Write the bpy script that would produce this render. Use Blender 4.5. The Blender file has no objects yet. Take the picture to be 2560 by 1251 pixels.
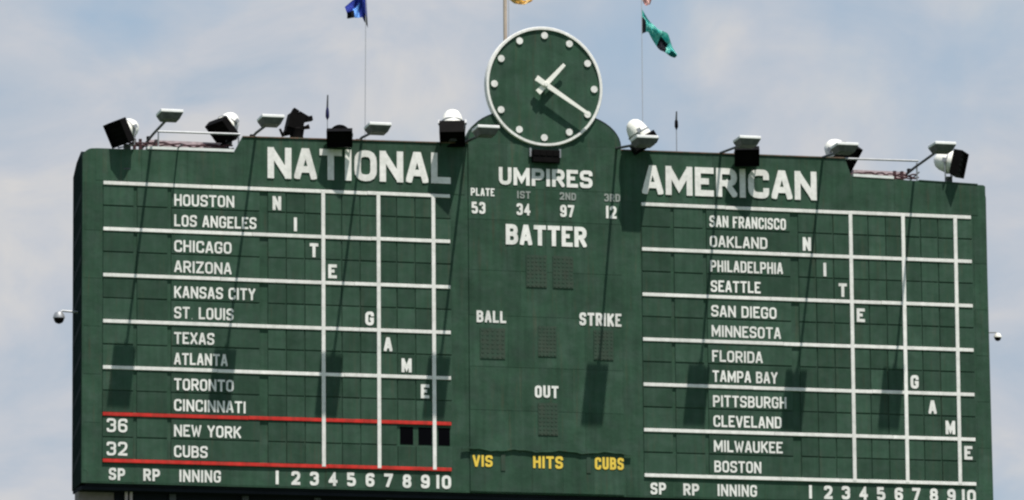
import bpy, bmesh, math, random
from mathutils import Vector, Matrix
from mathutils.geometry import delaunay_2d_cdt
random.seed(7)
scene = bpy.context.scene
COL = scene.collection
Z0 = 27.4                       # height of the top grid line of the scoreboard above the field

# ------------------------------------------------------------------ camera
cd = bpy.data.cameras.new("camera")
cam = bpy.data.objects.new("camera", cd); COL.objects.link(cam)
vd = Vector((0.27438413, 0.94846961, 0.15848892))
vr = Vector((0.96093099, -0.2766766, -0.00785464))
vu = Vector((-0.03640029, -0.1544521, 0.98732951))
M = Matrix((vr, vu, -vd)).transposed().to_4x4()
M.translation = Vector((-41.763, -144.167, -25.393 + Z0))
cam.matrix_world = M
cd.sensor_width = 36; cd.lens = 211.6; cd.clip_start = 1; cd.clip_end = 6000
scene.camera = cam

# ------------------------------------------------------------------ sky, sun, exposure
SUN = Vector((0.32, -1.0, 2.82)).normalized()          # towards the sun
w = bpy.data.worlds.new("World"); scene.world = w; w.use_nodes = True
nt = w.node_tree; nt.nodes.clear()
N = nt.nodes.new; L = nt.links.new
out = N('ShaderNodeOutputWorld'); bg = N('ShaderNodeBackground'); bg.inputs['Strength'].default_value = 0.1
sky = N('ShaderNodeTexSky'); sky.sky_type = 'NISHITA'; sky.sun_disc = False
sky.sun_elevation = math.asin(SUN.z); sky.sun_rotation = math.atan2(SUN.x, SUN.y)
sky.air_density = 1.0; sky.dust_density = 1.2; sky.ozone_density = 1.5
tc = N('ShaderNodeTexCoord')
def mapping(loc, scale, rot=(0, 0, 0)):
    m = N('ShaderNodeMapping'); m.inputs['Location'].default_value = loc; m.inputs['Scale'].default_value = scale
    m.inputs['Rotation'].default_value = rot
    L(tc.outputs['Generated'], m.inputs['Vector']); return m
def noise(m, scale, detail, rough, dist=0.0):
    n = N('ShaderNodeTexNoise'); n.inputs['Scale'].default_value = scale; n.inputs['Detail'].default_value = detail
    n.inputs['Roughness'].default_value = rough; n.inputs['Distortion'].default_value = dist
    L(m.outputs[0], n.inputs['Vector']); return n
def ramp(src, stops):
    r = N('ShaderNodeValToRGB'); e = r.color_ramp.elements
    for i, (p, c) in enumerate(stops):
        el = e[i] if i < 2 else e.new(p)
        el.position = p; el.color = (*c, 1) if len(c) == 3 else c
    L(src, r.inputs[0]); return r
m1 = mapping((3.1, 1.7, 0.4), (1, 1, 1.5), (0, 0.15, 0))
n1 = noise(m1, 13.0, 7.0, 0.50, 0.3)                   # cloud cover
n2 = noise(mapping((7.3, 2.1, 5.0), (1, 1, 1.5)), 34.0, 6.0, 0.55, 0.4)   # grey and cream inside the clouds
cover = ramp(n1.outputs['Fac'], [(0.36, (0, 0, 0)), (0.53, (1, 1, 1))])
ccol = ramp(n2.outputs['Fac'], [(0.32, (3.35, 3.95, 4.70)), (0.50, (4.20, 4.45, 4.90)), (0.66, (5.05, 5.00, 5.00))])
haze = N('ShaderNodeMixRGB'); haze.inputs[0].default_value = 0.80
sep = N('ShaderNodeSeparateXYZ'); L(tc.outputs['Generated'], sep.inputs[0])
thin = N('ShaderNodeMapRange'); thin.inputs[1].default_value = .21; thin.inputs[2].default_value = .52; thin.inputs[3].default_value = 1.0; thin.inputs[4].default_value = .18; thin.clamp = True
L(sep.outputs[2], thin.inputs[0])                       # haze and cloud thin out overhead, shaped to cut the sky fill in shadows
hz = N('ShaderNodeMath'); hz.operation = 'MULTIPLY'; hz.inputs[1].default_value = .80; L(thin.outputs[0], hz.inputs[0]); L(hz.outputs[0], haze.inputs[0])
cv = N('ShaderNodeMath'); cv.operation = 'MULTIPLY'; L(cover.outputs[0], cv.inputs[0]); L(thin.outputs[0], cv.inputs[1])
L(sky.outputs[0], haze.inputs[1]); haze.inputs[2].default_value = (2.75, 3.70, 4.75, 1)
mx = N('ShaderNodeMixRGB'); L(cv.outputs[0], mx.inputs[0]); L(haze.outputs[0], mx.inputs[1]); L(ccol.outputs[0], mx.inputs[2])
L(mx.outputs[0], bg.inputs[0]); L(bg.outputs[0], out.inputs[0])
sd = bpy.data.lights.new("sun", 'SUN'); sd.energy = 5.0; sd.angle = math.radians(0.53); sd.color = (1.0, 0.955, 0.89)
so = bpy.data.objects.new("sun", sd); COL.objects.link(so); so.location = (0, -20, 80)
so.rotation_euler = SUN.to_track_quat('Z', 'Y').to_euler()
vs = scene.view_settings; vs.view_transform = 'Standard'; vs.look = 'None'; vs.exposure = 0.38; vs.gamma = 1; vs.use_curve_mapping = False
scene.cycles.pixel_filter_type = 'BLACKMAN_HARRIS'; scene.cycles.filter_width = 2.3

# ------------------------------------------------------------------ materials
def mat(name, col, rough=0.55, metal=0.0, var=0.12, vscale=1.5, bump=0.0, bscale=3.0, rand=0.0, streak=0.0, col2=None, spec=0.25, rust=0.0):
    m = bpy.data.materials.new(name); m.use_nodes = True; t = m.node_tree; b = t.nodes['Principled BSDF']
    b.inputs['Roughness'].default_value = rough; b.inputs['Specular IOR Level'].default_value = spec; b.inputs['Metallic'].default_value = metal
    A = t.nodes.new; K = t.links.new
    g = A('ShaderNodeNewGeometry')
    n = A('ShaderNodeTexNoise'); n.inputs['Scale'].default_value = vscale; n.inputs['Detail'].default_value = 6; n.inputs['Roughness'].default_value = .62
    K(g.outputs['Position'], n.inputs['Vector'])
    mr = A('ShaderNodeMapRange'); mr.inputs[1].default_value = .3; mr.inputs[2].default_value = .7
    mr.inputs[3].default_value = 1 - var; mr.inputs[4].default_value = 1 + var; K(n.outputs['Fac'], mr.inputs[0])
    fac = mr.outputs[0]
    if streak:                                        # rain streaks running down the sheet
        mp = A('ShaderNodeMapping'); mp.inputs['Scale'].default_value = (5.0, 5.0, .35); K(g.outputs['Position'], mp.inputs['Vector'])
        s = A('ShaderNodeTexNoise'); s.inputs['Scale'].default_value = 1.6; s.inputs['Detail'].default_value = 5; K(mp.outputs[0], s.inputs['Vector'])
        r2 = A('ShaderNodeMapRange'); r2.inputs[1].default_value = .3; r2.inputs[2].default_value = .7; r2.inputs[3].default_value = 1 - streak; r2.inputs[4].default_value = 1 + streak
        K(s.outputs['Fac'], r2.inputs[0]); mu = A('ShaderNodeMath'); mu.operation = 'MULTIPLY'; K(fac, mu.inputs[0]); K(r2.outputs[0], mu.inputs[1]); fac = mu.outputs[0]
    if rand:
        oi = A('ShaderNodeObjectInfo'); r3 = A('ShaderNodeMapRange'); r3.inputs[3].default_value = 1 - rand; r3.inputs[4].default_value = 1 + rand
        K(oi.outputs['Random'], r3.inputs[0]); mu = A('ShaderNodeMath'); mu.operation = 'MULTIPLY'; K(fac, mu.inputs[0]); K(r3.outputs[0], mu.inputs[1]); fac = mu.outputs[0]
    base = A('ShaderNodeMixRGB'); base.inputs[1].default_value = (*col, 1); base.inputs[2].default_value = (*(col2 or col), 1)
    n3 = A('ShaderNodeTexNoise'); n3.inputs['Scale'].default_value = vscale * 2.3; n3.inputs['Detail'].default_value = 8; K(g.outputs['Position'], n3.inputs['Vector'])
    r4 = A('ShaderNodeMapRange'); r4.inputs[1].default_value = .42; r4.inputs[2].default_value = .68; K(n3.outputs['Fac'], r4.inputs[0]); K(r4.outputs[0], base.inputs[0])
    if rust:                                          # thin brown runs where water has carried rust down the sheets
        mp = A('ShaderNodeMapping'); mp.inputs['Scale'].default_value = (9.0, 9.0, .55); K(g.outputs['Position'], mp.inputs['Vector'])
        rn = A('ShaderNodeTexNoise'); rn.inputs['Scale'].default_value = 1.0; rn.inputs['Detail'].default_value = 7; rn.inputs['Roughness'].default_value = .7; K(mp.outputs[0], rn.inputs['Vector'])
        rr = A('ShaderNodeMapRange'); rr.inputs[1].default_value = .56; rr.inputs[2].default_value = .74; rr.inputs[4].default_value = rust; K(rn.outputs['Fac'], rr.inputs[0])
        b2 = A('ShaderNodeMixRGB'); K(rr.outputs[0], b2.inputs[0]); K(base.outputs[0], b2.inputs[1]); b2.inputs[2].default_value = (.085, .060, .040, 1); base = b2
    vm = A('ShaderNodeVectorMath'); vm.operation = 'SCALE'; K(base.outputs[0], vm.inputs[0]); K(fac, vm.inputs['Scale'])
    K(vm.outputs[0], b.inputs['Base Color'])
    if bump:
        bn = A('ShaderNodeTexNoise'); bn.inputs['Scale'].default_value = bscale; bn.inputs['Detail'].default_value = 3; K(g.outputs['Position'], bn.inputs['Vector'])
        bp = A('ShaderNodeBump'); bp.inputs['Strength'].default_value = 1.0; bp.inputs['Distance'].default_value = bump
        K(bn.outputs['Fac'], bp.inputs['Height']); K(bp.outputs[0], b.inputs['Normal'])
    return m
GREEN = (0.034, 0.072, 0.047); GREEN2 = (0.043, 0.076, 0.056)
M_wall = mat('green_sheet_paint', GREEN, .85, 0, .20, 1.1, .020, 2.4, .10, .12, GREEN2, .04, .45)
M_cell = mat('green_slot_paint', (0.035, 0.071, 0.048), .85, 0, .15, 1.6, .010, 3.5, .17, .10, GREEN2, .04, .35)
M_side = mat('shade_darkened_side_green', (0.010, 0.018, 0.017), .9, 0, .2, 2.0, 0, 3, 0, .1, None, .02)  # the board's green, darkened so the side's shade is in the colour
M_brace = mat('dark_green_steel', (0.03, 0.035, 0.038), .9, spec=.03)
M_white = mat('white_letter_paint', (0.76, 0.74, 0.71), .7, 0, .10, 5.0, 0, 3, .07, .06, (0.66, 0.66, 0.62))
M_dim = mat('faded_white_paint', (0.26, 0.28, 0.26), .7, 0, .1, 3.0)
M_red = mat('red_strip_paint', (0.52, 0.032, 0.026), .7, 0, .2, 3.0, 0, 3, 0, .12, (0.40, 0.04, 0.03), .1)
M_yellow = mat('yellow_letter_paint', (0.76, 0.53, 0.07), .6, 0, .08, 5.0)
M_black = mat('interior_darkness_black', (0.003, 0.003, 0.004), .95, spec=0.0)  # stands in for the unlit dark inside openings
M_matte = mat('black_housing', (0.0045, 0.004, 0.004), .7, 0, .3, 5.0, spec=.05)
M_lens = mat('dark_lamp_grille', (0.004, 0.0035, 0.0035), .6, 0, .3, 9.0, spec=.05)
M_lwhite = mat('white_lamp_housing', (0.80, 0.79, 0.72), .4, 0, .05, 3.0)
M_grey = mat('galvanised_steel', (0.30, 0.31, 0.32), .45, .5, .15, 6.0)
M_dgrey = mat('dark_grey_steel', (0.07, 0.075, 0.08), .5, .3, .2, 6.0)
M_head = mat('pale_grey_lamp_shell', (0.74, 0.74, 0.73), .5, 0, .08, 5.0)
M_under = mat('grey_lamp_lens', (0.085, 0.088, 0.088), .5, 0, .35, 8.0)
M_rust = mat('rusty_flashing', (0.17, 0.105, 0.075), .8, .1, .35, 4.0, 0, 3, 0, 0, (0.10, 0.11, 0.08))
M_handle = mat('brown_black_grip', (0.03, 0.017, 0.012), .7)
M_cable = mat('dark_red_cable', (0.055, 0.022, 0.025), .6, 0, .3, 6.0)
M_pink = mat('weathered_pinkish_board', (0.50, 0.40, 0.41), .8, 0, .25, 4.0, 0, 3, 0, 0, (0.36, 0.30, 0.31))
M_pale = mat('pale_coping', (0.66, 0.68, 0.66), .6, 0, .12, 3.0)
M_blue = mat('royal_blue_cloth', (0.03, 0.055, 0.36), .8); M_lblue = mat('light_blue_cloth', (0.20, 0.45, 0.90), .8)
M_navy = mat('navy_cloth', (0.010, 0.012, 0.06), .8); M_bcloth = mat('black_cloth', (0.012, 0.014, 0.022), .85)
M_teal = mat('teal_cloth', (0.07, 0.50, 0.46), .8, 0, .2, 5, 0, 3, 0, 0, (0.34, 0.78, 0.68))
M_teald = mat('dark_teal_cloth', (0.02, 0.24, 0.24), .8)
M_ycloth = mat('golden_yellow_cloth', (0.88, 0.64, 0.28), .8); M_pcloth = mat('pale_pink_cloth', (0.78, 0.42, 0.42), .8, 0, .1, 6, 0, 3, 0, 0, (.7, .6, .5))
M_tan = mat('tan_pole_paint', (0.50, 0.41, 0.33), .5, 0, .12, 5); M_pole = mat('white_pole_paint', (0.40, 0.41, 0.43), .6, 0, .05, 5)
M_tower = mat('dark_navy_cladding', (0.016, 0.018, 0.024), .9, 0, .2, 1.0, spec=.03); M_brick = mat('brown_grey_masonry', (0.20, 0.165, 0.16), .9, 0, .18, 6.0)
M_ground = mat('grass_ground', (0.05, 0.085, 0.03), .9, 0, .25, .2)
M_matrix = mat('brown_green_dot_plate', (0.039, 0.067, 0.048), .85, 0, .15, 2, 0, 3, .05, .06, (0.050, 0.064, 0.049), .04)
M_dot = mat('brown_dot', (0.046, 0.068, 0.051), .8, spec=.05)

# ------------------------------------------------------------------ helpers
def tag(o, label=None, cat=None, group=None, kind=None):
    for k, v in (('label', label), ('category', cat), ('group', group), ('kind', kind)):
        if v: o[k] = v
    return o
def thing(name, loc, label, cat, group=None):
    o = bpy.data.objects.new(name, None); COL.objects.link(o); o.empty_display_size = .2
    o.location = (loc[0], loc[1], loc[2] + Z0)
    return tag(o, label, cat, group)
def wloc(o):
    v = Vector(o.location)
    while o.parent is not None: o = o.parent; v += o.location
    return v
def finish(name, bm, mats, parent=None, smooth=False):
    """Link one mesh object; the geometry is given in board coordinates (z = 0 at the top grid line)."""
    bmesh.ops.recalc_face_normals(bm, faces=bm.faces)
    xs = [v.co for v in bm.verts]
    c = Vector([(min(v[i] for v in xs) + max(v[i] for v in xs)) / 2 for i in range(3)])
    for v in bm.verts: v.co -= c
    if smooth:
        for f in bm.faces: f.smooth = True
        for e in bm.edges:
            if len(e.link_faces) == 2 and e.calc_face_angle(0) > .7: e.smooth = False
    me = bpy.data.meshes.new(name); bm.to_mesh(me); bm.free()
    for m in (mats if isinstance(mats, (list, tuple)) else [mats]): me.materials.append(m)
    return place(name, me, c, parent)
def place(name, me, c, parent=None):
    o = bpy.data.objects.new(name, me); COL.objects.link(o)
    c = Vector(c) + Vector((0, 0, Z0))
    if parent is not None: o.parent = parent; c = c - wloc(parent)
    o.location = c
    return o
def box(bm, x0, x1, y0, y1, z0, z1, mi=0, bev=0.0):
    vs_ = [bm.verts.new((x, y, z)) for x in (x0, x1) for y in (y0, y1) for z in (z0, z1)]
    F = []
    for q in ((0, 1, 3, 2), (4, 6, 7, 5), (0, 4, 5, 1), (2, 3, 7, 6), (0, 2, 6, 4), (1, 5, 7, 3)):
        f = bm.faces.new([vs_[i] for i in q]); f.material_index = mi; F.append(f)
    if bev: bmesh.ops.bevel(bm, geom=list({e for f in F for e in f.edges}), offset=bev, segments=1, affect='EDGES')
def obox(bm, mtx, sx, sy, sz, mi=0, taper=1.0):
    """Box centred on mtx; taper narrows the +y end."""
    vs_ = []
    for x in (-.5, .5):
        for y in (-.5, .5):
            for z in (-.5, .5):
                k = taper if y > 0 else 1.0
                vs_.append(bm.verts.new(mtx @ Vector((x * sx * k, y * sy, z * sz * k))))
    for q in ((0, 1, 3, 2), (4, 6, 7, 5), (0, 4, 5, 1), (2, 3, 7, 6), (0, 2, 6, 4), (1, 5, 7, 3)):
        bm.faces.new([vs_[i] for i in q]).material_index = mi
def tube(bm, pts, r, seg=8, mi=0):
    pts = [Vector(p) for p in pts]; rings = []
    for i, p in enumerate(pts):
        d = (pts[min(i + 1, len(pts) - 1)] - pts[max(i - 1, 0)]).normalized()
        a = d.orthogonal().normalized() if i == 0 else (rings_a - d * rings_a.dot(d)).normalized()
        rings_a = a; b = d.cross(a)
        rr = r[i] if isinstance(r, (list, tuple)) else r
        rings.append([bm.verts.new(p + a * rr * math.cos(t * 2 * math.pi / seg) + b * rr * math.sin(t * 2 * math.pi / seg)) for t in range(seg)])
    for A, B in zip(rings, rings[1:]):
        for i in range(seg): bm.faces.new((A[i], A[(i + 1) % seg], B[(i + 1) % seg], B[i])).material_index = mi
    bm.faces.new(rings[0][::-1]).material_index = mi; bm.faces.new(rings[-1]).material_index = mi
def lathe(bm, mtx, prof, seg=20, mi=0):
    """prof: (distance along local y, radius)."""
    rings = []
    for y, r in prof:
        rings.append([bm.verts.new(mtx @ Vector((r * math.cos(t * 2 * math.pi / seg), y, r * math.sin(t * 2 * math.pi / seg)))) for t in range(seg)])
    for A, B in zip(rings, rings[1:]):
        for i in range(seg): bm.faces.new((A[i], A[(i + 1) % seg], B[(i + 1) % seg], B[i])).material_index = mi
    bm.faces.new(rings[0][::-1]).material_index = mi; bm.faces.new(rings[-1]).material_index = mi
def prism_xz(bm, poly, y0, y1, mi=0):
    A = [bm.verts.new((x, y0, z)) for x, z in poly]; B = [bm.verts.new((x, y1, z)) for x, z in poly]
    n = len(poly)
    bm.faces.new(A).material_index = mi; bm.faces.new(B[::-1]).material_index = mi
    for i in range(n): bm.faces.new((A[i], B[i], B[(i + 1) % n], A[(i + 1) % n])).material_index = mi
def disc(bm, cx, cz, r, y0, y1, seg=24, mi=0):
    prism_xz(bm, [(cx + r * math.cos(2 * math.pi * i / seg), cz + r * math.sin(2 * math.pi * i / seg)) for i in range(seg)], y0, y1, mi)
def frame_to(d, up=(0, 0, 1), origin=(0, 0, 0)):
    """Matrix whose local -y points along d and local z as near up as it can."""
    y = -Vector(d).normalized(); z = Vector(up); z = (z - y * z.dot(y)).normalized(); x = y.cross(z)
    m = Matrix((x, y, z)).transposed().to_4x4(); m.translation = Vector(origin); return m

# ------------------------------------------------------------------ block lettering (own stroke font)
GL = {  # (points, closed, rounded corner indices or 'all')
 'A': [([(0, 0), (.42, 1), (.58, 1), (1, 0)], 0, ()), ([(.2, .27), (.8, .27)], 0, ())],
 'B': [([(0, 0), (0, 1)], 0, ()), ([(0, 1), (.95, 1), (.95, .53), (0, .53)], 0, 'all'), ([(0, .53), (1, .53), (1, 0), (0, 0)], 0, 'all')],
 'C': [([(1, .68), (1, 1), (0, 1), (0, 0), (1, 0), (1, .32)], 0, 'all')],
 'D': [([(0, 0), (0, 1)], 0, ()), ([(0, 1), (1, 1), (1, 0), (0, 0)], 0, 'all')],
 'E': [([(1, 1), (0, 1), (0, 0), (1, 0)], 0, ()), ([(0, .52), (.85, .52)], 0, ())],
 'F': [([(1, 1), (0, 1), (0, 0)], 0, ()), ([(0, .5), (.85, .5)], 0, ())],
 'G': [([(1, .7), (1, 1), (0, 1), (0, 0), (1, 0), (1, .45), (.55, .45)], 0, (1, 2, 3, 4))],
 'H': [([(0, 0), (0, 1)], 0, ()), ([(1, 0), (1, 1)], 0, ()), ([(0, .52), (1, .52)], 0, ())],
 'I': [([(.5, 0), (.5, 1)], 0, ())],
 'K': [([(0, 0), (0, 1)], 0, ()), ([(0, .38), (1, 1)], 0, ()), ([(.35, .58), (1, 0)], 0, ())],
 'L': [([(0, 1), (0, 0), (1, 0)], 0, ())],
 'M': [([(0, 0), (0, 1)], 0, ()), ([(1, 0), (1, 1)], 0, ()), ([(.02, 1), (.5, .22), (.98, 1)], 0, ())],
 'N': [([(0, 0), (0, 1)], 0, ()), ([(1, 0), (1, 1)], 0, ()), ([(.04, 1), (.96, 0)], 0, ())],
 'O': [([(0, 0), (1, 0), (1, 1), (0, 1)], 1, 'all')],
 'P': [([(0, 0), (0, 1)], 0, ()), ([(0, 1), (1, 1), (1, .44), (0, .44)], 0, 'all')],
 'R': [([(0, 0), (0, 1)], 0, ()), ([(0, 1), (1, 1), (1, .47), (0, .47)], 0, 'all'), ([(.5, .47), (1, 0)], 0, ())],
 'S': [([(1, .74), (1, 1), (0, 1), (0, .52), (1, .48), (1, 0), (0, 0), (0, .26)], 0, 'all')],
 'T': [([(.5, 0), (.5, 1)], 0, ()), ([(0, 1), (1, 1)], 0, ())],
 'U': [([(0, 1), (0, 0), (1, 0), (1, 1)], 0, 'all')],
 'V': [([(0, 1), (.45, 0), (.55, 0), (1, 1)], 0, ())],
 'W': [([(0, 1), (.24, 0), (.5, .8), (.76, 0), (1, 1)], 0, ())],
 'X': [([(0, 0), (1, 1)], 0, ()), ([(0, 1), (1, 0)], 0, ())],
 'Y': [([(0, 1), (.5, .45), (1, 1)], 0, ()), ([(.5, 0), (.5, .45)], 0, ())],
 'Z': [([(0, 1), (1, 1), (0, 0), (1, 0)], 0, ())],
 '0': [([(0, 0), (1, 0), (1, 1), (0, 1)], 1, 'all')],
 '1': [([(.55, 0), (.55, 1)], 0, ()), ([(.3, .78), (.55, 1)], 0, ())],
 '2': [([(0, .72), (0, 1), (1, 1), (1, .55), (0, 0), (1, 0)], 0, (1, 2, 3))],
 '3': [([(0, .76), (0, 1), (1, 1), (1, .53), (.4, .53)], 0, 'all'), ([(.4, .53), (1, .53), (1, 0), (0, 0), (0, .24)], 0, 'all')],
 '4': [([(.75, 0), (.75, 1), (0, .28), (1, .28)], 0, ())],
 '5': [([(.95, 1), (0, 1), (0, .58), (1, .58), (1, 0), (0, 0), (0, .22)], 0, (3, 4, 5))],
 '6': [([(1, .76), (1, 1), (0, 1), (0, 0), (1, 0), (1, .56), (0, .56)], 0, 'all')],
 '7': [([(0, 1), (1, 1), (.35, 0)], 0, ())],
 '8': [([(.05, 1), (.95, 1), (.95, .53), (.05, .53)], 1, 'all'), ([(0, .53), (1, .53), (1, 0), (0, 0)], 1, 'all')],
 '9': [([(0, .24), (0, 0), (1, 0), (1, 1), (0, 1), (0, .44), (1, .44)], 0, 'all')],
 '.': [([(.5, 0), (.5, .02)], 0, ())],
}
WID = {'I': .30, '1': .42, 'M': 1.28, 'W': 1.35, '.': .30, 'L': .88, 'E': .90, 'F': .88, 'N': 1.06}
def clip(poly, ax, lim, sgn):
    o = []
    for i in range(len(poly)):
        a, b = poly[i - 1], poly[i]; da, db = sgn * (lim - a[ax]), sgn * (lim - b[ax])
        if (da >= 0) != (db >= 0):
            t = da / (da - db); o.append((a[0] + (b[0] - a[0]) * t, a[1] + (b[1] - a[1]) * t))
        if db >= 0: o.append(b)
    return o
_cache = {}
def glyph(ch, w_, t):
    """2D mesh (verts, tris) of a letter of height 1, width w_, stroke t, without overlaps."""
    key = (ch, round(w_, 3), round(t, 3))
    if key in _cache: return _cache[key]
    quads = []
    sx, ox, sz, oz = max(w_ - t, 1e-4), t / 2, 1 - t, t / 2
    for pts, closed, rnd in GL[ch]:
        P = [Vector((ox + x * sx, oz + z * sz)) for x, z in pts]; n = len(P)
        R = []
        for i in range(n):
            ok = (rnd == 'all' or i in rnd) and (closed or 0 < i < n - 1)
            if not ok: R.append(P[i]); continue
            a, b, c = P[i - 1], P[i], P[(i + 1) % n]
            r = min(w_ * .34, (a - b).length * .49, (c - b).length * .49)
            u, v = (a - b).normalized() * r, (c - b).normalized() * r
            for k in range(5):
                s = k / 4; R.append((b + u) * (1 - s) ** 2 + b * 2 * s * (1 - s) + (b + v) * s * s)
        n = len(R); Lf, Rt = [], []
        if not closed:
            for e_, q_, src in ((0, 1, pts[0]), (-1, -2, pts[-1])):      # run out to the edge of the letter's box, but leave free ends short
                d = (R[e_] - R[q_]).normalized()
                if not ((abs(d.y) > .99 and 0.01 < src[1] < .99) or (abs(d.x) > .99 and 0.01 < src[0] < .99)): R[e_] = R[e_] + d * t / 2
        for i in range(n):
            d1 = (R[i] - R[i - 1]) if (closed or i > 0) else (R[1] - R[0])
            d2 = (R[(i + 1) % n] - R[i]) if (closed or i < n - 1) else d1
            d1, d2 = d1.normalized(), d2.normalized(); n1_ = Vector((-d1.y, d1.x)); n2_ = Vector((-d2.y, d2.x))
            m_ = n1_ + n2_
            m_ = n1_ if m_.length < .2 else m_.normalized()
            k = t / 2 / max(m_.dot(n1_), .35)
            Lf.append(R[i] + m_ * k); Rt.append(R[i] - m_ * k)
        for i in range(n if closed else n - 1):
            j = (i + 1) % n
            for q in ([tuple(Lf[i]), tuple(Lf[j]), tuple(Rt[j])], [tuple(Lf[i]), tuple(Rt[j]), tuple(Rt[i])]):
                for ax, lim, sg in ((0, w_, 1), (0, 0, -1), (1, 1, 1), (1, 0, -1)):
                    if q: q = clip(q, ax, lim, sg)
                if len(q) >= 3: quads.append(q)
    V, F = [], []
    for q in quads:
        ar = sum(q[i - 1][0] * q[i][1] - q[i][0] * q[i - 1][1] for i in range(len(q)))
        if abs(ar) < 1e-6: continue
        if ar < 0: q = q[::-1]
        F.append(list(range(len(V), len(V) + len(q)))); V += [Vector(p) for p in q]
    ov, oe, of, _a, _b, orig = delaunay_2d_cdt(V, [], F, 0, 1e-4)
    boxes = [[V[i] for i in f] for f in F]
    def covered(f):
        c = (ov[f[0]] + ov[f[1]] + ov[f[2]]) / 3
        for q in boxes:
            if all((q[i] - q[i - 1]).cross(c - q[i - 1]) >= -1e-9 for i in range(len(q))): return True
        return False
    tris = [f for f in of if covered(f)]
    _cache[key] = (ov, tris); return _cache[key]
def add_letter(bm, ch, x0, z0, wm, h, bold, y0, y1):
    ov, tris = glyph(ch, wm / h, bold)
    used = sorted({i for t in tris for i in t})
    A = {i: bm.verts.new((x0 + ov[i][0] * h, y0, z0 + ov[i][1] * h)) for i in used}
    B = {i: bm.verts.new((x0 + ov[i][0] * h, y1, z0 + ov[i][1] * h)) for i in used}
    ed = {}
    for t in tris:
        bm.faces.new([A[i] for i in t]); bm.faces.new([B[i] for i in reversed(t)])
        for i in range(len(t)):
            e = (t[i - 1], t[i]); k = (min(e), max(e)); ed.setdefault(k, []).append(e)
    for k, l in ed.items():
        if len(l) == 1: a, b = l[0]; bm.faces.new((A[a], B[a], B[b], A[b]))
def layout(text, x0, x1, gap=.16, space=.80):
    """Widths of the letters so that the text spans x0..x1."""
    tot = 0; ws = []
    for i, ch in enumerate(text):
        if ch == ' ': ws.append(None); tot += space - gap; continue
        ws.append(WID.get(ch, 1.0)); tot += ws[-1] + (gap if i < len(text) - 1 else 0)
    u = (x1 - x0) / tot; x = x0; outl = []
    for ch, ww in zip(text, ws):
        if ch == ' ': x += (space - gap) * u; continue
        outl.append((ch, x, ww * u)); x += (ww + gap) * u
    return outl
def word(name, text, x0, x1, z0, h, m, parent, y=0.0, bold=.17, th=.012, gap=.2, slope=0.0):
    L_ = layout(text, x0, x1, gap); k = 0; o = None
    slope += random.uniform(-.006, .006)
    for token in text.split(' '):                     # one mesh for each separate word
        bm = bmesh.new()
        for ch, x, wm in L_[k:k + len(token)]:
            add_letter(bm, ch, x, z0 + slope * (x - x0) + random.uniform(-.004, .004), wm, h, min(bold, wm / h if ch in 'I1' else wm / h * .37), y - th, y)
        k += len(token); o = finish(name, bm, m, parent)
    return o
def letters(text, x0, x1, z0, h, m, parent, y=0.0, bold=.22, th=.02, gap=.12, slope=0.0, name='letter'):
    for ch, x, wm in layout(text, x0, x1, gap):
        bm = bmesh.new(); add_letter(bm, ch, x, z0 + slope * (x - x0), wm, h, min(bold, wm / h if ch == 'I' else wm / h * .36), y - th, y)
        finish(name, bm, m, parent)

# ------------------------------------------------------------------ ground and what carries the board
bm = bmesh.new(); box(bm, -3000, 3000, -1500, 3000, -Z0 - .5, -Z0)
tag(finish('ground', bm, M_ground), kind='structure')
tw = thing('support_tower', (.8, 3, -Z0), 'dark cladding base wall with a brown masonry pier under the scoreboard', 'tower')
bm = bmesh.new(); box(bm, -10.19, 12.1, .55, 1.6, -Z0, -7.66); finish('wall', bm, M_tower, tw)
bm = bmesh.new(); box(bm, -11.1, 12.6, .12, 1.14, -7.655, -7.56); finish('ledge_beam', bm, M_tower, tw)
bm = bmesh.new(); box(bm, -11.10, -10.20, .5, .9, -Z0, -7.665); finish('masonry_pier', bm, M_brick, tw)
for x in (-9.92, -9.80):
    bm = bmesh.new(); tube(bm, [(x, .35, -7.66), (x, .35, -12)], .04); finish('pipe', bm, M_pink, tw, True)
for i in range(12):
    x = -8.8 + i * 1.85; bm = bmesh.new(); box(bm, x, x + .16, .44, .549, -14, -7.67); finish('rib', bm, M_dgrey, tw)

# ------------------------------------------------------------------ the scoreboard
SB = thing('scoreboard', (.8, 0, -7.5), 'huge dark green hand-operated baseball scoreboard with white team names and grid lines', 'scoreboard')
def arc(cx, cz, r, a0, a1, n=6):
    return [(cx + r * math.cos(math.radians(a0 + (a1 - a0) * i / n)), cz + r * math.sin(math.radians(a0 + (a1 - a0) * i / n))) for i in range(n + 1)]
outline = [(-11.12, -7.5)] + arc(-10.86, .60, .26, 180, 90) + [(-7.26, .91), (-7.05, 1.30), (-1.16, 1.37), (2.80, 1.37), (8.88, 1.41), (9.05, .95), (12.66, .865), (12.71, .835), (12.76, -7.5)]
bm = bmesh.new(); prism_xz(bm, outline, 0, .08); finish('front_wall', bm, M_wall, SB)
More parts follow.
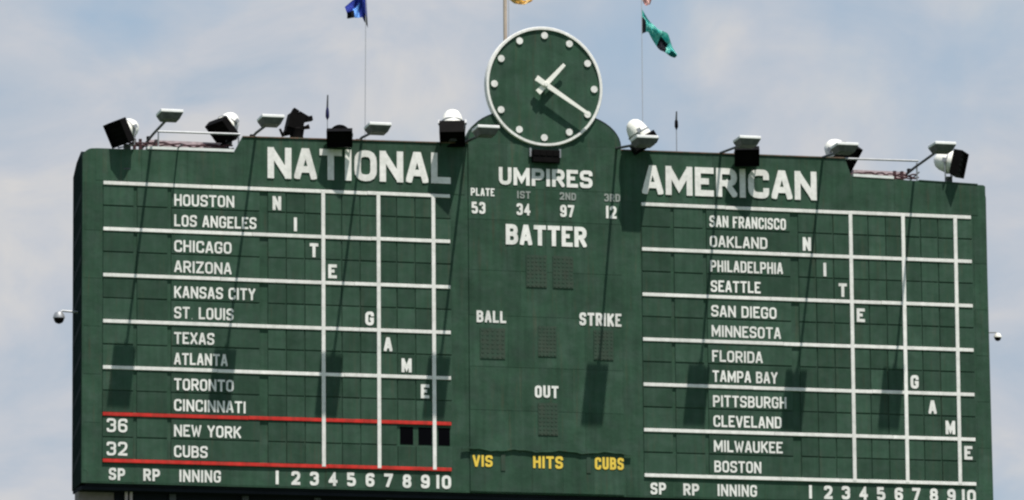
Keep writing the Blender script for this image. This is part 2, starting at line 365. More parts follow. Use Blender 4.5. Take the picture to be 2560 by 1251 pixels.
# body behind the face
prof = [(.082, -7.5), (.082, .55), (.2, .80), (.75, .60), (1.15, .30), (1.15, -7.58)]
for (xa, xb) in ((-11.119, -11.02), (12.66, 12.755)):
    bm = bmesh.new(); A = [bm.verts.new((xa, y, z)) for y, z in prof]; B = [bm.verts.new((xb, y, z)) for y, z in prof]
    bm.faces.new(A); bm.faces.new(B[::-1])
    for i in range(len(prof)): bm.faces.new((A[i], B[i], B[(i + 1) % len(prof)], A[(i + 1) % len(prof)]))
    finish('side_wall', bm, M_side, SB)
for i in range(9):
    z = -7.2 + i * .8
    bm = bmesh.new(); A = []
    for x in (-11.126, -11.1195): A.append([bm.verts.new((x, y, zz)) for y, zz in ((.12, z + .42), (.12, z + .60), (1.12, z + .12), (1.12, z - .06))])
    bm.faces.new(A[0]); bm.faces.new(A[1][::-1])
    for k in range(4): bm.faces.new((A[0][k], A[1][k], A[1][(k + 1) % 4], A[0][(k + 1) % 4]))
    finish('side_brace', bm, M_brace, SB)
bm = bmesh.new(); box(bm, -11.0, 12.64, .083, 1.14, -7.555, -7.45); finish('soffit', bm, M_tower, SB)
bm = bmesh.new(); box(bm, -11.0, 12.64, .3, 1.10, .30, .36); finish('roof_deck', bm, M_dgrey, SB)
bm = bmesh.new(); box(bm, -9.9, 12.5, 1.15, 3.0, .30, .36); finish('roof_deck', bm, M_dgrey, SB)
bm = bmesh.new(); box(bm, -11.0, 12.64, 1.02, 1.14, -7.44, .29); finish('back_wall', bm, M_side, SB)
# top flashings and copings
def strip(name, pts, z_th, y0, y1, m):
    bm = bmesh.new(); prism_xz(bm, [(pts[0][0], pts[0][1]), (pts[1][0], pts[1][1]), (pts[1][0], pts[1][1] + z_th), (pts[0][0], pts[0][1] + z_th)], y0, y1)
    return finish(name, bm, m, SB)
strip('top_flashing', ((-7.04, 1.301), (-1.20, 1.371)), .025, -.03, .09, M_rust)
strip('top_flashing', ((2.84, 1.373), (8.88, 1.412)), .025, -.03, .09, M_rust)
strip('top_flashing', ((10.9, .915), (12.5, .875)), .02, -.02, .09, M_wall)
strip('coping', ((-9.48, .895), (-7.28, .911)), .07, -.02, .20, M_pale)
strip('coping', ((9.10, .951), (10.2, .93)), .07, -.02, .20, M_pale)
for (xa, xb) in ((-9.35, -7.25), (9.15, 10.75)):
    bm = bmesh.new(); box(bm, xa, xb, .60, .64, 1.05, 1.24); finish('parapet_board', bm, M_pink, SB)
def cable(pts, r=.022):
    bm = bmesh.new(); tube(bm, pts, r, 6); finish('cable', bm, M_cable, SB, True)
random.seed(3)
for (xa, xb, n) in ((-9.9, -7.2, 3), (9.1, 11.0, 3)):
    for k in range(n):
        y = .30 + .12 * k; cable([(xa + (xb - xa) * i / 14, y, 1.05 + .06 * math.sin(i * .9 + k * 2) + random.uniform(-.02, .02) + .03 * k) for i in range(15)], .018 + .004 * k)
for x in (-9.75, -9.6, -9.2, 10.35, 10.55):
    bm = bmesh.new(); box(bm, x, x + .07, .4, .47, .37, 1.22); finish('stub_post', bm, M_cable, SB)

bm = bmesh.new(); tube(bm, [(-8.70, .5, .95), (-8.70, -.47, .96)], .022, 6); finish('outrigger', bm, M_dgrey, SB, True)
# sheet panels of the header, the borders and the centre
def sheet(x0, x1, z0, z1, y=0.0, th=.005, z1b=None):
    z1b = z1 if z1b is None else z1b
    bm = bmesh.new(); g = .005; d = [random.uniform(-.002, .002) for _ in range(4)]
    P = [(x0 + g, z0 + g), (x1 - g, z0 + g), (x1 - g, z1b - g), (x0 + g, z1 - g)]
    A = [bm.verts.new((x, y - th + dd, z)) for (x, z), dd in zip(P, d)]; B = [bm.verts.new((x, y, z)) for x, z in P]
    bm.faces.new(A); bm.faces.new(B[::-1])
    for i in range(4): bm.faces.new((A[i], B[i], B[(i + 1) % 4], A[(i + 1) % 4]))
    return finish('sheet_panel', bm, M_wall, SB)
def row(x0, x1, n, z0, za, zb=None, y=0.0):
    zb = za if zb is None else zb
    for i in range(n):
        a, b = i / n, (i + 1) / n
        sheet(x0 + (x1 - x0) * a, x0 + (x1 - x0) * b, z0, za + (zb - za) * a, y, .005, za + (zb - za) * b)
row(-10.80, -7.30, 3, .06, .87, .895); row(-7.03, -1.28, 5, .06, 1.29, 1.355)
row(2.92, 8.86, 5, .06, 1.365, 1.40); row(9.07, 12.50, 3, .06, .935, .875)
for k in range(6):
    za, zb = -k * 1.2, -(k + 1) * 1.2
    sheet(-11.09, -10.64, zb, za); sheet(12.36, 12.72, zb, za)
row(-11.0, -1.3, 8, -7.47, -7.0); row(2.9, 12.7, 8, -7.47, -7.0)
# the raised centre field
CX0, CX1 = -1.20, 2.84
bm = bmesh.new(); box(bm, CX0, CX1, -.030, -.001, -7.47, 1.42); finish('centre_plate', bm, M_wall, SB)
YC = -.0305
cuts = [1.40, .27, -.55, -1.85, -3.0, -4.3, -5.4, -6.40]
for a, b in zip(cuts, cuts[1:]):
    n = 3 if (cuts.index(a) % 2) else 4
    for i in range(n): sheet(CX0 + (CX1 - CX0) * i / n, CX0 + (CX1 - CX0) * (i + 1) / n, b, a, YC)
row(CX0, CX1, 5, -7.46, -6.46, None, YC)
# rounded shoulders behind the clock
c = [(CX0, 1.425)] + [(x, 1.46 + (z - 1.50) * .61) for x, z in arc(CX0 + 1.35, 1.50, 1.35, 180, 90, 12) + arc(CX1 - 1.35, 1.50, 1.35, 90, 0, 12)] + [(CX1, 1.425)]
bm = bmesh.new(); prism_xz(bm, c, -.018, .30); finish('rounded_shoulder_panel', bm, M_wall, SB)
bm = bmesh.new(); n = len(c)                                   # rolled edge that frames the shoulders
tube(bm, [(x, -.01, z) for x, z in c], .016, 6); finish('shoulder_edging', bm, M_brace, SB, True)
# wavy ledge above the hit counters
bm = bmesh.new()
pts = [(-1.42 + i * 4.45 / 30, -6.40 + .025 * math.sin(i * .8) + .012 * math.sin(i * 2.3)) for i in range(31)]
for s0, s1 in zip(pts, pts[1:]):
    prism_xz(bm, [(s0[0], s0[1] - .02), (s1[0], s1[1] - .02), (s1[0], s1[1] + .02), (s0[0], s0[1] + .02)], -.085, -.037)
bmesh.ops.remove_doubles(bm, verts=bm.verts, dist=1e-4); finish('drip_ledge', bm, M_wall, SB)
# dot-matrix digit plates
def digit(x0, x1, z0, z1, nx=5, nz=8):
    y = -.0385
    bm = bmesh.new(); box(bm, x0, x1, y - .012, y, z0, z1); p = finish('digit_plate', bm, M_matrix, SB)
    bm = bmesh.new(); dx, dz = (x1 - x0) / nx, (z1 - z0) / nz
    for i in range(nx):
        for j in range(nz): disc(bm, x0 + (i + .5) * dx, z0 + (j + .5) * dz, min(dx, dz) * .30, y - .018, y - .0125, 8)
    tag(finish('dots', bm, M_dot, p), kind='stuff')
for a, b in ((.30, .84), (1.00, 1.54)): digit(a, b, -2.24, -1.42)
digit(-.92, -.27, -4.10, -3.32, 5, 7); digit(.60, 1.08, -4.0, -3.22); digit(2.06, 2.58, -4.04, -3.28); digit(.58, 1.10, -6.0, -5.18)
for x in (-.40, 1.84):
    bm = bmesh.new(); box(bm, x, x + .11, -.05, -.038, -6.93, -6.52); finish('blank_plate', bm, M_matrix, SB)

# score rows: slots, strips, names
H = .57822; P_ = .47661
def col_x(i, off): return -4.983 + (i - 3.5) * P_ + off
def cell_mesh(name, w_, h_):
    key = (name, round(w_, 3), round(h_, 3))
    if key not in _cache:
        bm = bmesh.new(); box(bm, -w_ / 2, w_ / 2, -.028, 0, -h_ / 2, h_ / 2, bev=.004)
        bmesh.ops.recalc_face_normals(bm, faces=bm.faces)
        me = bpy.data.meshes.new(name); bm.to_mesh(me); bm.free(); me.materials.append(M_cell); _cache[key] = me
    return _cache[key]
NAMES = {0: [("HOUSTON", -7.27), ("LOS ANGELES", -6.70), ("CHICAGO", -7.34), ("ARIZONA", -7.34), ("KANSAS CITY", -6.73), ("ST. LOUIS", -7.29),
             ("TEXAS", -7.78), ("ATLANTA", -7.44), ("TORONTO", -7.29), ("CINCINNATI", -6.98), ("NEW YORK", -7.10), ("CUBS", -7.95)],
         1: [("SAN FRANCISCO", 7.24), ("OAKLAND", 6.73), ("PHILADELPHIA", 7.14), ("SEATTLE", 6.53), ("SAN DIEGO", 6.95), ("MINNESOTA", 7.06),
             ("FLORIDA", 6.56), ("TAMPA BAY", 6.95), ("PITTSBURGH", 7.18), ("CLEVELAND", 7.04), ("MILWAUKEE", 7.06), ("BOSTON", 6.48)]}
NIGHT = {0: {(1, 1): 'N', (2, 2): 'I', (3, 3): 'T', (4, 4): 'E', (6, 6): 'G', (7, 7): 'A', (8, 8): 'M', (9, 9): 'E'},
         1: {(2, 1): 'N', (3, 2): 'I', (4, 3): 'T', (5, 4): 'E', (8, 7): 'G', (9, 8): 'A', (10, 9): 'M', (11, 10): 'E'}}
for side, off in ((0, 0.0), (1, 13.972)):
    for r in range(1, 13):
        zt, zb = -(r - 1) * H, -r * H
        if r % 2: zt -= .055; zb -= .0
        else: zt -= .012; zb += .050
        zb += .022 if r % 2 else 0
        zc, hh = (zt + zb) / 2, zt - zb
        def cell(nm, x0, x1):
            return place(nm, cell_mesh(nm, x1 - x0, hh), ((x0 + x1) / 2 + random.uniform(-.003, .003), random.uniform(0.0005, .006), zc + random.uniform(-.004, .004)), SB)
        p1 = cell('pitcher_slot', -10.60 + off, -9.83 + off); cell('pitcher_slot', -9.74 + off, -8.97 + off)
        nm = cell('name_panel', -8.87 + off, -6.62 + off)
        t, xe = NAMES[side][r - 1]
        zl = -(r - .5) * H - .165 - (.06 if r % 2 else .0)
        word('team_name', t, (-8.80 if side == 0 else 5.18 + .004 * r), xe, zl, .295, M_white, nm, -.028, .165, .007, .17)
        if side == 0 and r >= 11: word('pitcher_number', "36" if r == 11 else "32", -10.50, -9.98, -(r - .5) * H - .16, .34, M_white, p1, -.028, .17, .007, .22)
        for i in range(1, 11):
            cx = col_x(i, off)
            if side == 0 and r == 11 and i in (8, 9, 10):
                bm = bmesh.new(); wl = -.17 if i != 10 else -.13
                box(bm, cx + wl, cx + .17, -.006, .001, zc - .24, zc + .20); finish('open_slot_dark_plate', bm, M_black, SB); continue  # flat black plate, the darkness inside the opening painted on
            cl = cell('inning_slot', cx - P_ / 2 + .012, cx + P_ / 2 - .012)
            ch = NIGHT[side].get((r, i))
            if ch:
                wm = .11 if ch == 'I' else (.26 if ch == 'M' else .22)
                word('letter', ch, cx - wm / 2, cx + wm / 2, zl + .0 - .01, .35, M_white, cl, -.028, .22, .007)
    for k in range(0, 13, 2):
        red = side == 0 and k >= 10
        cutx = [-10.60, -7.6 + random.uniform(-.8, .8), -4.5 + random.uniform(-.8, .8), -1.68]
        for xa, xb in zip(cutx, cutx[1:]):            # each line is three lengths of strip, butted and never quite level
            dz = random.uniform(-.005, .005); bm = bmesh.new()
            box(bm, xa + off, xb + off - .006, -.045, -.001, -k * H - .043 + dz, -k * H + .043 + dz, bev=.004)
            finish('row_strip', bm, M_red if red else M_white, SB)
    for c_ in (3, 6, 9):
        x = -4.983 + (c_ - 3) * P_ + off; bm = bmesh.new(); box(bm, x - .048, x + .048, -.050, -.002, -12 * H - .01, .02, bev=.004); finish('column_strip', bm, M_white, SB)
    zf = -7.42
    word('column_heading', "SP", -10.44 + off, -10.03 + off, zf, .30, M_white, SB, -.0075, .2, .008, .2)
    word('column_heading', "RP", -9.57 + off, -9.15 + off, zf, .30, M_white, SB, -.0075, .2, .008, .2)
    word('column_heading', "INNING", -8.66 + off, -7.61 + off, zf, .30, M_white, SB, -.0075, .17, .008, .2)
    for i in range(1, 10):
        wm = .10 if i == 1 else .225; cx = col_x(i, off); t = str(i) if i > 1 else 'I'
        word('inning_number', t, cx - wm / 2, cx + wm / 2, zf, .34, M_white, SB, -.0075, .22, .008)
    cx = col_x(10, off); word('inning_number', "I0", cx - .19, cx + .19, zf, .34, M_white, SB, -.0075, .22, .008, .28)

letters("NATIONAL", -6.41, -1.66, .285, .785, M_white, SB, -.0075, .21, .02, .13, .009)
letters("AMERICAN", 3.40, 8.09, .27, .745, M_white, SB, -.0075, .21, .02, .12, .003)
letters("UMPIRES", -.40, 2.07, .355, .45, M_white, SB, -.038, .21, .012, .16)
letters("BATTER", -.23, 1.90, -1.17, .52, M_white, SB, -.038, .21, .012, .14)
for t, a, b, z, h, m_, bo in (("PLATE", -1.14, -.52, .045, .20, M_white, .2), ("53", -1.12, -.76, -.41, .30, M_white, .2), ("1ST", .07, .43, .02, .19, M_dim, .2), ("34", .06, .42, -.41, .30, M_white, .2),
        ("2ND", 1.20, 1.63, .03, .19, M_dim, .2), ("97", 1.21, 1.58, -.41, .31, M_white, .2), ("3RD", 2.38, 2.80, .03, .20, M_dim, .2), ("12", 2.42, 2.70, -.40, .32, M_white, .2),
        ("BALL", -1.01, -.24, -3.18, .30, M_white, .2), ("STRIKE", 1.69, 2.80, -3.17, .33, M_white, .2), ("OUT", .50, 1.12, -5.05, .31, M_white, .2),
        ("VIS", -1.14, -.62, -6.84, .29, M_yellow, .2), ("HITS", .44, 1.22, -6.84, .31, M_yellow, .2), ("CUBS", 2.06, 2.82, -6.83, .31, M_yellow, .2)):
    word('lettering', t, a, b, z, h, m_, SB, -.038, bo, .010, .2)

# ------------------------------------------------------------------ clock
CK = thing('clock', (.816, -.02, 1.40), 'round green clock with white rim, dots and hands on top of the scoreboard', 'clock')
CCX, CCZ = .816, 2.925
bm = bmesh.new(); disc(bm, CCX, CCZ, 1.49, -.045, .12, 64); finish('face', bm, M_wall, CK)
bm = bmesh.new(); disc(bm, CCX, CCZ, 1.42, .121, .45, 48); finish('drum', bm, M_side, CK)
bm = bmesh.new(); seg = 72; ring = []
for i in range(seg):
    a = 2 * math.pi * i / seg; ca, sa = math.cos(a), math.sin(a)
    ring.append([bm.verts.new((CCX + r * ca, y, CCZ + r * sa)) for r, y in ((1.466, -.02), (1.470, -.085), (1.53, -.085), (1.545, -.06), (1.545, .10), (1.50, .10))])
for i in range(seg):
    A, B = ring[i], ring[(i + 1) % seg]
    for k in range(6): bm.faces.new((A[k], A[(k + 1) % 6], B[(k + 1) % 6], B[k]))
finish('rim', bm, M_white, CK, True)
for i in range(12):
    a = math.radians(30 * i) + .011; bm = bmesh.new(); disc(bm, CCX + 1.32 * math.sin(a), CCZ + 1.32 * math.cos(a), .088, -.075, -.046, 20); finish('hour_dot', bm, M_white, CK)
def hand(name, tip, tail, w0, w1, w2, y0, y1):
    hx, hz = .80, 2.945; bm = bmesh.new()
    T = Vector(tip); B = Vector(tail); C = Vector((hx, hz)); d = (T - B).normalized(); n_ = Vector((-d.y, d.x))
    prism_xz(bm, [tuple(B + n_ * w0 / 2), tuple(B - n_ * w0 / 2), tuple(C - n_ * w1 / 2), tuple(T - n_ * w2 / 2), tuple(T + n_ * w2 / 2), tuple(C + n_ * w1 / 2)], y0, y1)
    finish(name, bm, M_lwhite, CK)
hand('hour_hand', (1.31, 3.49), (.60, 2.735), .15, .13, .085, -.215, -.185)
hand('minute_hand', (1.93, 2.225), (.55, 3.105), .15, .13, .075, -.26, -.228)
bm = bmesh.new(); disc(bm, .80, 2.945, .05, -.29, -.04, 16); finish('spindle', bm, M_lwhite, CK)

# black louvred unit under the clock
LU = thing('louvred_unit', (.81, -.1, .93), 'small black box with four square vents hung just under the clock', 'speaker')
bm = bmesh.new(); box(bm, .46, 1.17, -.20, -.041, .95, 1.27, bev=.01); finish('case', bm, M_matte, LU)
for i in range(4):
    x = .475 + i * .172; bm = bmesh.new(); box(bm, x, x + .15, -.215, -.201, 1.12, 1.255); box(bm, x + .02, x + .13, -.2155, -.2151, 1.135, 1.24); finish('vent', bm, [M_matte, M_black], LU)
for x in (.40, 1.18):
    bm = bmesh.new(); box(bm, x, x + .05, -.10, -.037, 1.10, 1.32); finish('bracket', bm, M_grey, LU)

# ------------------------------------------------------------------ arm lights in front of the board
heads = [(-9.42, 1.36), (-6.87, 1.34), (-4.14, 1.26), (-1.36, 1.31), (2.78, 1.23), (5.49, 1.33), (8.09, 1.27), (10.72, 1.40)]
bases = [-9.35, -6.70, -3.96, -1.24, 2.72, 5.52, 8.28, 10.79]
alab = ['arm light over the far left end of the board, behind it the pale coping',
        'arm light just left of the black broadcast camera, above the left heading',
        'arm light beside the thin left flagpole, above the middle of the left heading',
        'arm light in front of the left shoulder of the clock panel',
        'arm light right under the tilted white floodlight right of the clock',
        'arm light directly above the dark floodlight over the right heading',
        'arm light next to the white floodlight at the right step of the board top',
        'arm light above the rightmost white floodlight on a long double arm']
for (hx, hz), bx, lb in zip(heads, bases, alab):
    mid = abs(bx - .8) < 9
    zt = 1.40 if mid else 1.24
    AL = thing('arm_light', (bx, 1.2, .36), lb, 'lamp', 'arm lights leaning out in front of the scoreboard')
    ex = hx + .03
    bm = bmesh.new(); tube(bm, [(bx, 1.3, zt - .12), (bx, 0, zt + .02), (ex, -1.95, hz - .02)], .034, 8); finish('arm', bm, M_dgrey, AL, True)
    bm = bmesh.new(); tube(bm, [(bx + .14, 1.3, zt - .27), (bx + .12, .02, zt - .10)], .018, 6); finish('brace', bm, M_dgrey, AL, True)
    bm = bmesh.new(); tube(bm, [(bx, 1.3, .37), (bx, 1.3, zt)], .035, 8); finish('post', bm, M_grey, AL, True)
    for yy in (.9, .45):
        bm = bmesh.new(); box(bm, bx - .05, bx + .05, yy - .04, yy + .04, zt - .03 - (.08 if yy > .5 else 0), zt + .06 - (.08 if yy > .5 else 0), bev=.01); finish('clamp', bm, M_matte, AL)
    mt = Matrix.Translation((hx, -2.24, hz)) @ Matrix.Rotation(math.radians(-3), 4, 'X')
    bm = bmesh.new(); obox(bm, mt @ Matrix.Translation((0, 0, .045)), .57, .56, .075)
    bmesh.ops.bevel(bm, geom=bm.edges[:], offset=.012, segments=1, affect='EDGES'); hd = finish('lamp_head', bm, M_head, AL)
    bm = bmesh.new(); vsq = []
    for z, s in ((.006, .55), (-.14, .40)): vsq.append([bm.verts.new(mt @ Vector((x * s / 2, y * s / 2, z))) for x, y in ((-1, -1), (1, -1), (1, 1), (-1, 1))])
    bm.faces.new(vsq[0]); bm.faces.new(vsq[1][::-1])
    for i in range(4): bm.faces.new((vsq[0][i], vsq[0][(i + 1) % 4], vsq[1][(i + 1) % 4], vsq[1][i]))
    finish('lens', bm, M_under, hd)
    bm = bmesh.new(); obox(bm, mt @ Matrix.Translation((.02, .27, .02)), .10, .10, .10); finish('knuckle', bm, M_dgrey, hd)

# ------------------------------------------------------------------ floodlights on the board top
def floodlight(c_, beam, up, label, zbase, s=1.0, barrel=True, vis=(.64, .62, .22), roll=0.0):
    beam = Vector(beam).normalized()
    m_ = frame_to(beam, up, c_) @ Matrix.Rotation(math.radians(roll), 4, 'Y') @ Matrix.Scale(s, 4)
    pv = m_ @ Vector((0, .35, 0))
    FL = thing('floodlight', (pv.x, pv.y, zbase), label, 'floodlight', 'floodlights on top of the scoreboard')
    vw, vh, vd_ = vis
    bm = bmesh.new(); t = .018                       # square visor, open in front
    for sx in (-1, 1): obox(bm, m_ @ Matrix.Translation((sx * (vw / 2 - t / 2), 0, 0)), t, vd_, vh)
    for sz in (-1, 1): obox(bm, m_ @ Matrix.Translation((0, 0, sz * (vh / 2 - t / 2))), vw - 2 * t - .002, vd_, t)
    vz = finish('visor', bm, M_matte, FL)
    bm = bmesh.new(); obox(bm, m_ @ Matrix.Translation((0, -.03, 0)), vw - 2 * t - .004, .02, vh - 2 * t - .004); finish('grille', bm, M_lens, vz)
    for k in range(4):
        bm = bmesh.new(); obox(bm, m_ @ Matrix.Translation((0, -.06, -vh / 2 + vh * (k + 1) / 5)), vw - 2 * t - .01, .03, .012); finish('louvre', bm, M_matte, vz)
    bm = bmesh.new()
    if barrel: lathe(bm, m_, [(vd_ / 2 + .002, .285), (vd_ / 2 + .10, .285), (vd_ / 2 + .22, .265), (vd_ / 2 + .36, .23), (vd_ / 2 + .46, .17), (vd_ / 2 + .52, .08), (vd_ / 2 + .53, .02)], 24)
    else: lathe(bm, m_, [(vd_ / 2 + .002, .26), (vd_ / 2 + .12, .24), (vd_ / 2 + .2, .12), (vd_ / 2 + .22, .03)], 20)
    finish('housing', bm, M_lwhite if barrel else M_matte, FL, True)
    bm = bmesh.new()                                  # collar
    lathe(bm, m_, [(vd_ / 2 + .13, .294), (vd_ / 2 + .16, .294)], 24); finish('collar', bm, M_grey if barrel else M_matte, FL, True)
    bm = bmesh.new(); a = m_ @ Vector((.33, vd_ / 2 + .18, 0)); b = m_ @ Vector((-.33, vd_ / 2 + .18, 0)); md = m_ @ Vector((0, vd_ / 2 + .18, 0))
    lo = min(md.z - .34 * s, max(zbase + .1, md.z - .42 * s))
    tube(bm, [a, (a.x * .9 + md.x * .1, a.y, lo), (b.x * .9 + md.x * .1, b.y, lo), b], .02, 6); finish('yoke', bm, M_grey, FL, True)
    bm = bmesh.new(); tube(bm, [(md.x, md.y, zbase), (md.x, md.y, lo)], .03, 8); box(bm, md.x - .09, md.x + .09, md.y - .09, md.y + .09, zbase - .001, zbase + .03); finish('post', bm, M_dgrey, FL)
    bm = bmesh.new(); obox(bm, Matrix.Translation((md.x + .02, md.y + .02, max(zbase + .1, lo - .02))), .16, .14, .14); finish('ballast_box', bm, M_dgrey, FL)
    bm = bmesh.new(); zb = max(zbase + .1, lo - .02)
    tube(bm, [m_ @ Vector((.12, vd_ / 2 + .40, -.12)), (md.x + .22, md.y + .12, (md.z + zb) / 2), (md.x + .10, md.y + .05, zb + .02)], .014, 6); finish('cable', bm, M_matte, FL, True)
    for sx in (-1, 1):
        bm = bmesh.new(); obox(bm, m_ @ Matrix.Translation((sx * .335, vd_ / 2 + .18, 0)), .05, .10, .10); finish('pivot_plate', bm, M_grey, FL)
    return FL
R3, U3, D3 = vr, vu, vd
floodlight((-10.22, -.06, 1.26), -D3 * .72 - R3 * .60 - U3 * .30, (0.05, 0, 1), 'leftmost floodlight, white housing with square black visor over the far left of the board', .36, 1.0, roll=-9)
floodlight((-7.48, .35, 1.50), -D3 * .66 - R3 * .42 - U3 * .56, (0, 0, 1), 'white domed floodlight with black visor standing at the left step of the board top', .36, 1.0, roll=-10)
floodlight((-4.62, -.30, 1.33), -D3 * .95 - U3 * .25, (0, 0, 1), 'black floodlight hanging over the middle of the left heading', 1.40, .92, False, (.70, .46, .34))
floodlight((-1.68, -.28, 1.56), -D3 * .50 - U3 * .78, (0, 0, 1), 'floodlight with white dome above its square black visor, just left of the clock panel', 1.40, 1.0, True, (.64, .70, .34))
floodlight((3.34, -.42, 1.52), R3 * .48 - U3 * .80 - D3 * .10, (0, 0, 1), 'white barrel floodlight tipped steeply down to the right beside the clock panel', 1.40, 1.0, True, (.66, .66, .26))
floodlight((6.12, -.32, 1.30), -D3 * .92 - U3 * .30, (0, 0, 1), 'black floodlight under the arm light over the middle of the right heading', 1.40, .90, False, (.70, .50, .34))
floodlight((9.02, .30, 1.50), R3 * .62 - U3 * .46 - D3 * .55, (0, 0, 1), 'white floodlight aimed to the right at the right step of the board top', .36, 1.10)
floodlight((12.00, .0, 1.40), R3 * .88 - U3 * .16 - D3 * .33, (0, 0, 1), 'rightmost floodlight, white barrel lying sideways with black visor near the board corner', .36, 1.05)

# rails
for x0, x1, z, lb in ((-9.21, -7.10, 1.36, 'grey pipe rail above the low left part of the board top'), (8.86, 10.90, 1.42, 'grey pipe rail above the low right part of the board top')):
    RL = thing('pipe_rail', ((x0 + x1) / 2, .1, .97), lb, 'rail', 'pipe rails on the lower ends of the board')
    bm = bmesh.new(); tube(bm, [(x0, .05, z), (x1, .05, z + .02)], .028, 8); finish('rail', bm, M_grey, RL, True)
    for x in (x0 + .02, x1 - .04):
        bm = bmesh.new(); tube(bm, [(x, .05, .90), (x, .05, z - .03)], .02, 6); finish('upright', bm, M_grey, RL, True)

# ------------------------------------------------------------------ broadcast camera
BC = thing('broadcast_camera', (-5.58, .3, 1.31), 'bulky black remote broadcast camera standing on top of the board left of centre', 'camera')
def part(name, fn, m, sm=False):
    bm = bmesh.new(); fn(bm); return finish(name, bm, m, BC, sm)
part('pedestal', lambda b: lathe(b, Matrix.Translation((-5.58, .3, 1.33)) @ Matrix.Rotation(math.radians(90), 4, 'X'), [(0, .19), (.10, .17), (.28, .20), (.34, .16)], 14), M_matte, True)
part('body', lambda b: obox(b, Matrix.Translation((-5.62, .3, 1.78)) @ Matrix.Rotation(math.radians(14), 4, 'Y'), .40, .36, .36), M_matte)
part('viewfinder', lambda b: obox(b, Matrix.Translation((-5.63, .3, 2.04)) @ Matrix.Rotation(math.radians(30), 4, 'Y'), .15, .20, .16), M_lens)
part('shroud', lambda b: obox(b, Matrix.Translation((-5.46, .3, 1.91)) @ Matrix.Rotation(math.radians(28), 4, 'Y'), .24, .28, .20), M_matte)
part('lens_hood', lambda b: obox(b, Matrix.Translation((-5.28, .25, 1.88)) @ Matrix.Rotation(math.radians(-12), 4, 'Y'), .17, .18, .12), M_lens)
part('handle', lambda b: tube(b, [(-5.50, .3, 1.66), (-5.36, .28, 1.66), (-5.26, .26, 1.69)], [.06, .045, .065], 8), M_handle, True)
part('counterweight', lambda b: obox(b, Matrix.Translation((-5.80, .3, 1.58)) @ Matrix.Rotation(math.radians(20), 4, 'Y'), .16, .26, .18), M_matte)
part('cable_box', lambda b: tube(b, [(-5.78, .28, 1.50), (-5.95, .27, 1.44), (-6.02, .27, 1.60)], [.05, .05, .03], 7), M_matte, True)

# ------------------------------------------------------------------ masts, poles and flags
def mast(x, y, z0, z1, r, m, label, cat='flagpole', group='flagpoles behind the scoreboard', lean=0.0):
    FP = thing('flagpole', (x, y, z0), label, cat, group)
    bm = bmesh.new(); tube(bm, [(x, y, z0), (x + lean, y, z1)], [r * 1.1, r], 8); finish('pole', bm, m, FP, True)
    bm = bmesh.new(); lathe(bm, Matrix.Translation((x + lean, y, z1)) @ Matrix.Rotation(math.radians(90), 4, 'X'), [(-.06, .01), (-.03, r * 1.8), (.03, r * 1.8), (.05, .01)], 8); finish('finial', bm, M_ycloth, FP, True)
    return FP
mast(-3.37, 2.0, .36, 7.2, .010, M_pole, 'very thin white flagpole that carries the blue flag left of the clock', lean=.07)
mast(4.06, 2.0, .36, 7.2, .009, M_pole, 'very thin white flagpole that carries the teal flag right of the clock', lean=.02)
cm = mast(.10, 1.0, .36, 7.6, .050, M_tan, 'thick tan centre mast rising behind the clock')
bm = bmesh.new(); tube(bm, [(.17, .95, 3.0), (.19, .95, 7.2)], .012, 5); finish('halyard', bm, M_pole, cm, True)
def flag(name, top, bot, y, label, group, fm, mats, amp=.10, nu=18, nv=10, ph=0.0):
    """top/bot: polylines hoist -> fly edge; fm(u, v) picks the cloth colour."""
    def at(pl, u):
        s = u * (len(pl) - 1); i = min(int(s), len(pl) - 2); f = s - i
        return Vector(pl[i]).lerp(Vector(pl[i + 1]), f)
    bm = bmesh.new(); G = []
    for i in range(nu + 1):
        u = i / nu; r_ = []
        for j in range(nv + 1):
            v = j / nv; p = at(top, u).lerp(at(bot, u), v)
            yy = y + amp * min(1, u * 3) * (math.sin(u * 9 + v * 5 + ph) + .5 * math.sin(u * 17 - v * 8 + ph))
            r_.append(bm.verts.new((p.x, yy, p.y)))
        G.append(r_)
    for i in range(nu):
        for j in range(nv):
            f = bm.faces.new((G[i][j], G[i + 1][j], G[i + 1][j + 1], G[i][j + 1])); f.material_index = fm((i + .5) / nu, (j + .5) / nv)
    g = bmesh.ops.solidify(bm, geom=bm.faces[:], thickness=.008)
    o = finish(name, bm, mats, None, True); return tag(o, label, 'flag', group)
FG = 'flags flying above the scoreboard'
flag('flag', [(4.08, 5.50), (4.28, 5.20), (4.50, 4.98), (4.74, 4.88), (4.90, 4.62), (5.02, 4.34)],
     [(4.08, 4.84), (4.26, 4.92), (4.42, 4.60), (4.55, 4.42), (4.74, 4.32), (4.99, 4.26)], 2.0,
     'teal flag with black patches blowing down to the right of its thin pole', FG,
     lambda u, v: 1 if (u < .13 and .25 < v) else (2 if (.08 < u < .22 and v < .25) else (1 if (.52 < u < .74 and .30 < v) else (2 if u > .86 and v > .5 else 0))),
     [M_teal, M_bcloth, M_teald], .07)
flag('flag', [(-3.33, 6.00), (-3.44, 5.80), (-3.54, 5.46), (-3.88, 5.16)], [(-3.27, 4.64), (-3.40, 4.92), (-3.62, 4.88), (-3.80, 4.88)], 2.0,
     'royal and light blue flag with black ends drooping from a thin pole', FG,
     lambda u, v: 1 if (u < .22 and v > .82) else (1 if (u > .74 and v > .55) else (2 if .42 < u < .8 and v > .5 else (0))),
     [M_blue, M_bcloth, M_lblue], .06)
flag('flag', [(.15, 5.70), (.36, 5.42), (.58, 5.33), (.82, 5.44)], [(.15, 5.37), (.36, 5.25), (.58, 5.22), (.82, 5.34)], .95,
     'golden yellow flag at the tan mast above the clock', FG, lambda u, v: 0, [M_ycloth], .05)
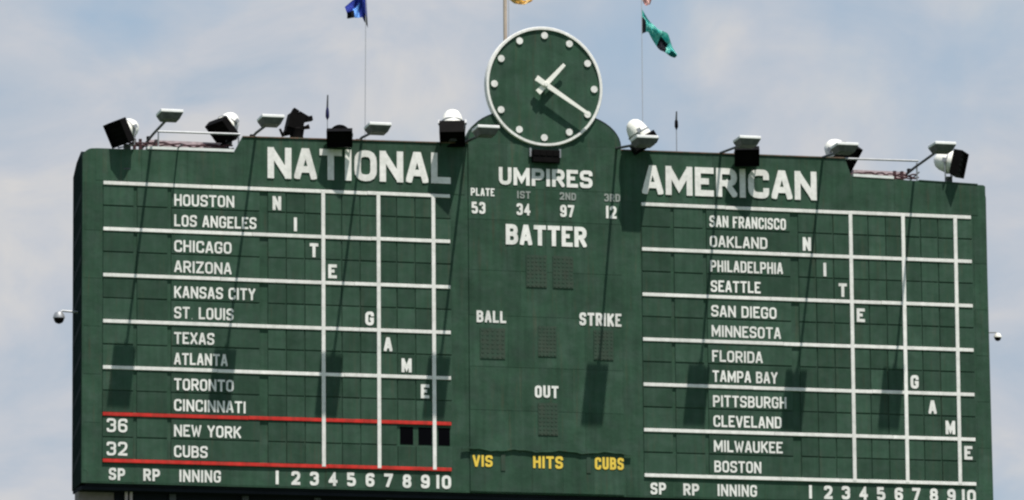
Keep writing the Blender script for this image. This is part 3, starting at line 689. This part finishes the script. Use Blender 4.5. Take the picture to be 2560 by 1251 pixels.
flag('flag', [(4.09, 6.15), (4.20, 6.0), (4.36, 5.9)], [(4.09, 5.72), (4.20, 5.58), (4.32, 5.64)], 2.0,
     'pale pink flag end above the teal flag on the same pole', FG, lambda u, v: 0, [M_pcloth], .04)
for x, y, z0, zk0, zk1, z1, mk, lb in ((-4.60, 1.0, .36, 2.02, 2.34, 2.66, M_navy, 'short thin rod with a furled navy pennant behind the left heading'),
                                 (4.66, 1.0, .36, 2.16, 2.42, 2.64, M_matte, 'short thin rod with a furled dark grey pennant behind the right heading')):
    PR = thing('pennant_rod', (x, y, z0), lb, 'pennant', 'short pennant rods behind the board top')
    bm = bmesh.new(); tube(bm, [(x, y, z0), (x, y, zk0)], .011, 6); finish('rod', bm, M_grey, PR, True)
    bm = bmesh.new(); lathe(bm, Matrix.Translation((x, y, zk0)) @ Matrix.Rotation(math.radians(-90), 4, 'X') @ Matrix.Scale(-1, 4, (0, 1, 0)), [(0, .012), (.08, .05), (.22, .045), (zk1 - zk0, .026)], 8); finish('pennant', bm, mk, PR, True)
    bm = bmesh.new(); tube(bm, [(x, y, zk1), (x + .01, y, z1)], [.026, .018], 6); finish('sleeve', bm, M_dgrey, PR, True)

# ------------------------------------------------------------------ dome cameras at both ends
for x, xw, y, z, lb, m_, s in ((-11.60, -11.12, .5, -3.36, 'grey dome camera on a short bracket at the left end of the board', M_grey, 1.0), (13.16, 12.757, .5, -3.03, 'small cream dome camera beside the right end of the board', M_lwhite, .68)):
    DC = thing('dome_camera', (x, y, z), lb, 'camera', 'dome cameras at the ends of the board')
    bm = bmesh.new(); tube(bm, [(xw, y, z + .17 * s), (x + (.08 if x < 0 else -.08) * s, y, z + .19 * s), (x, y, z + .12 * s)], .028 * s, 8); finish('bracket', bm, M_grey, DC, True)
    bm = bmesh.new(); lathe(bm, Matrix.Translation((x, y, z)) @ Matrix.Rotation(math.radians(90), 4, 'X'), [(-.16 * s, .03 * s), (-.14 * s, .10 * s), (-.05 * s, .145 * s), (.0, .15 * s)][::-1] if False else [(-.0, .15 * s), (.05 * s, .145 * s), (.14 * s, .10 * s), (.17 * s, .03 * s)], 16); finish('cover', bm, m_, DC, True)
    bm = bmesh.new(); lathe(bm, Matrix.Translation((x, y, z)) @ Matrix.Rotation(math.radians(90), 4, 'X'), [(-.14 * s, .02 * s), (-.11 * s, .09 * s), (-.05 * s, .125 * s), (-.001, .13 * s)], 16); finish('dome', bm, M_matte, DC, True)
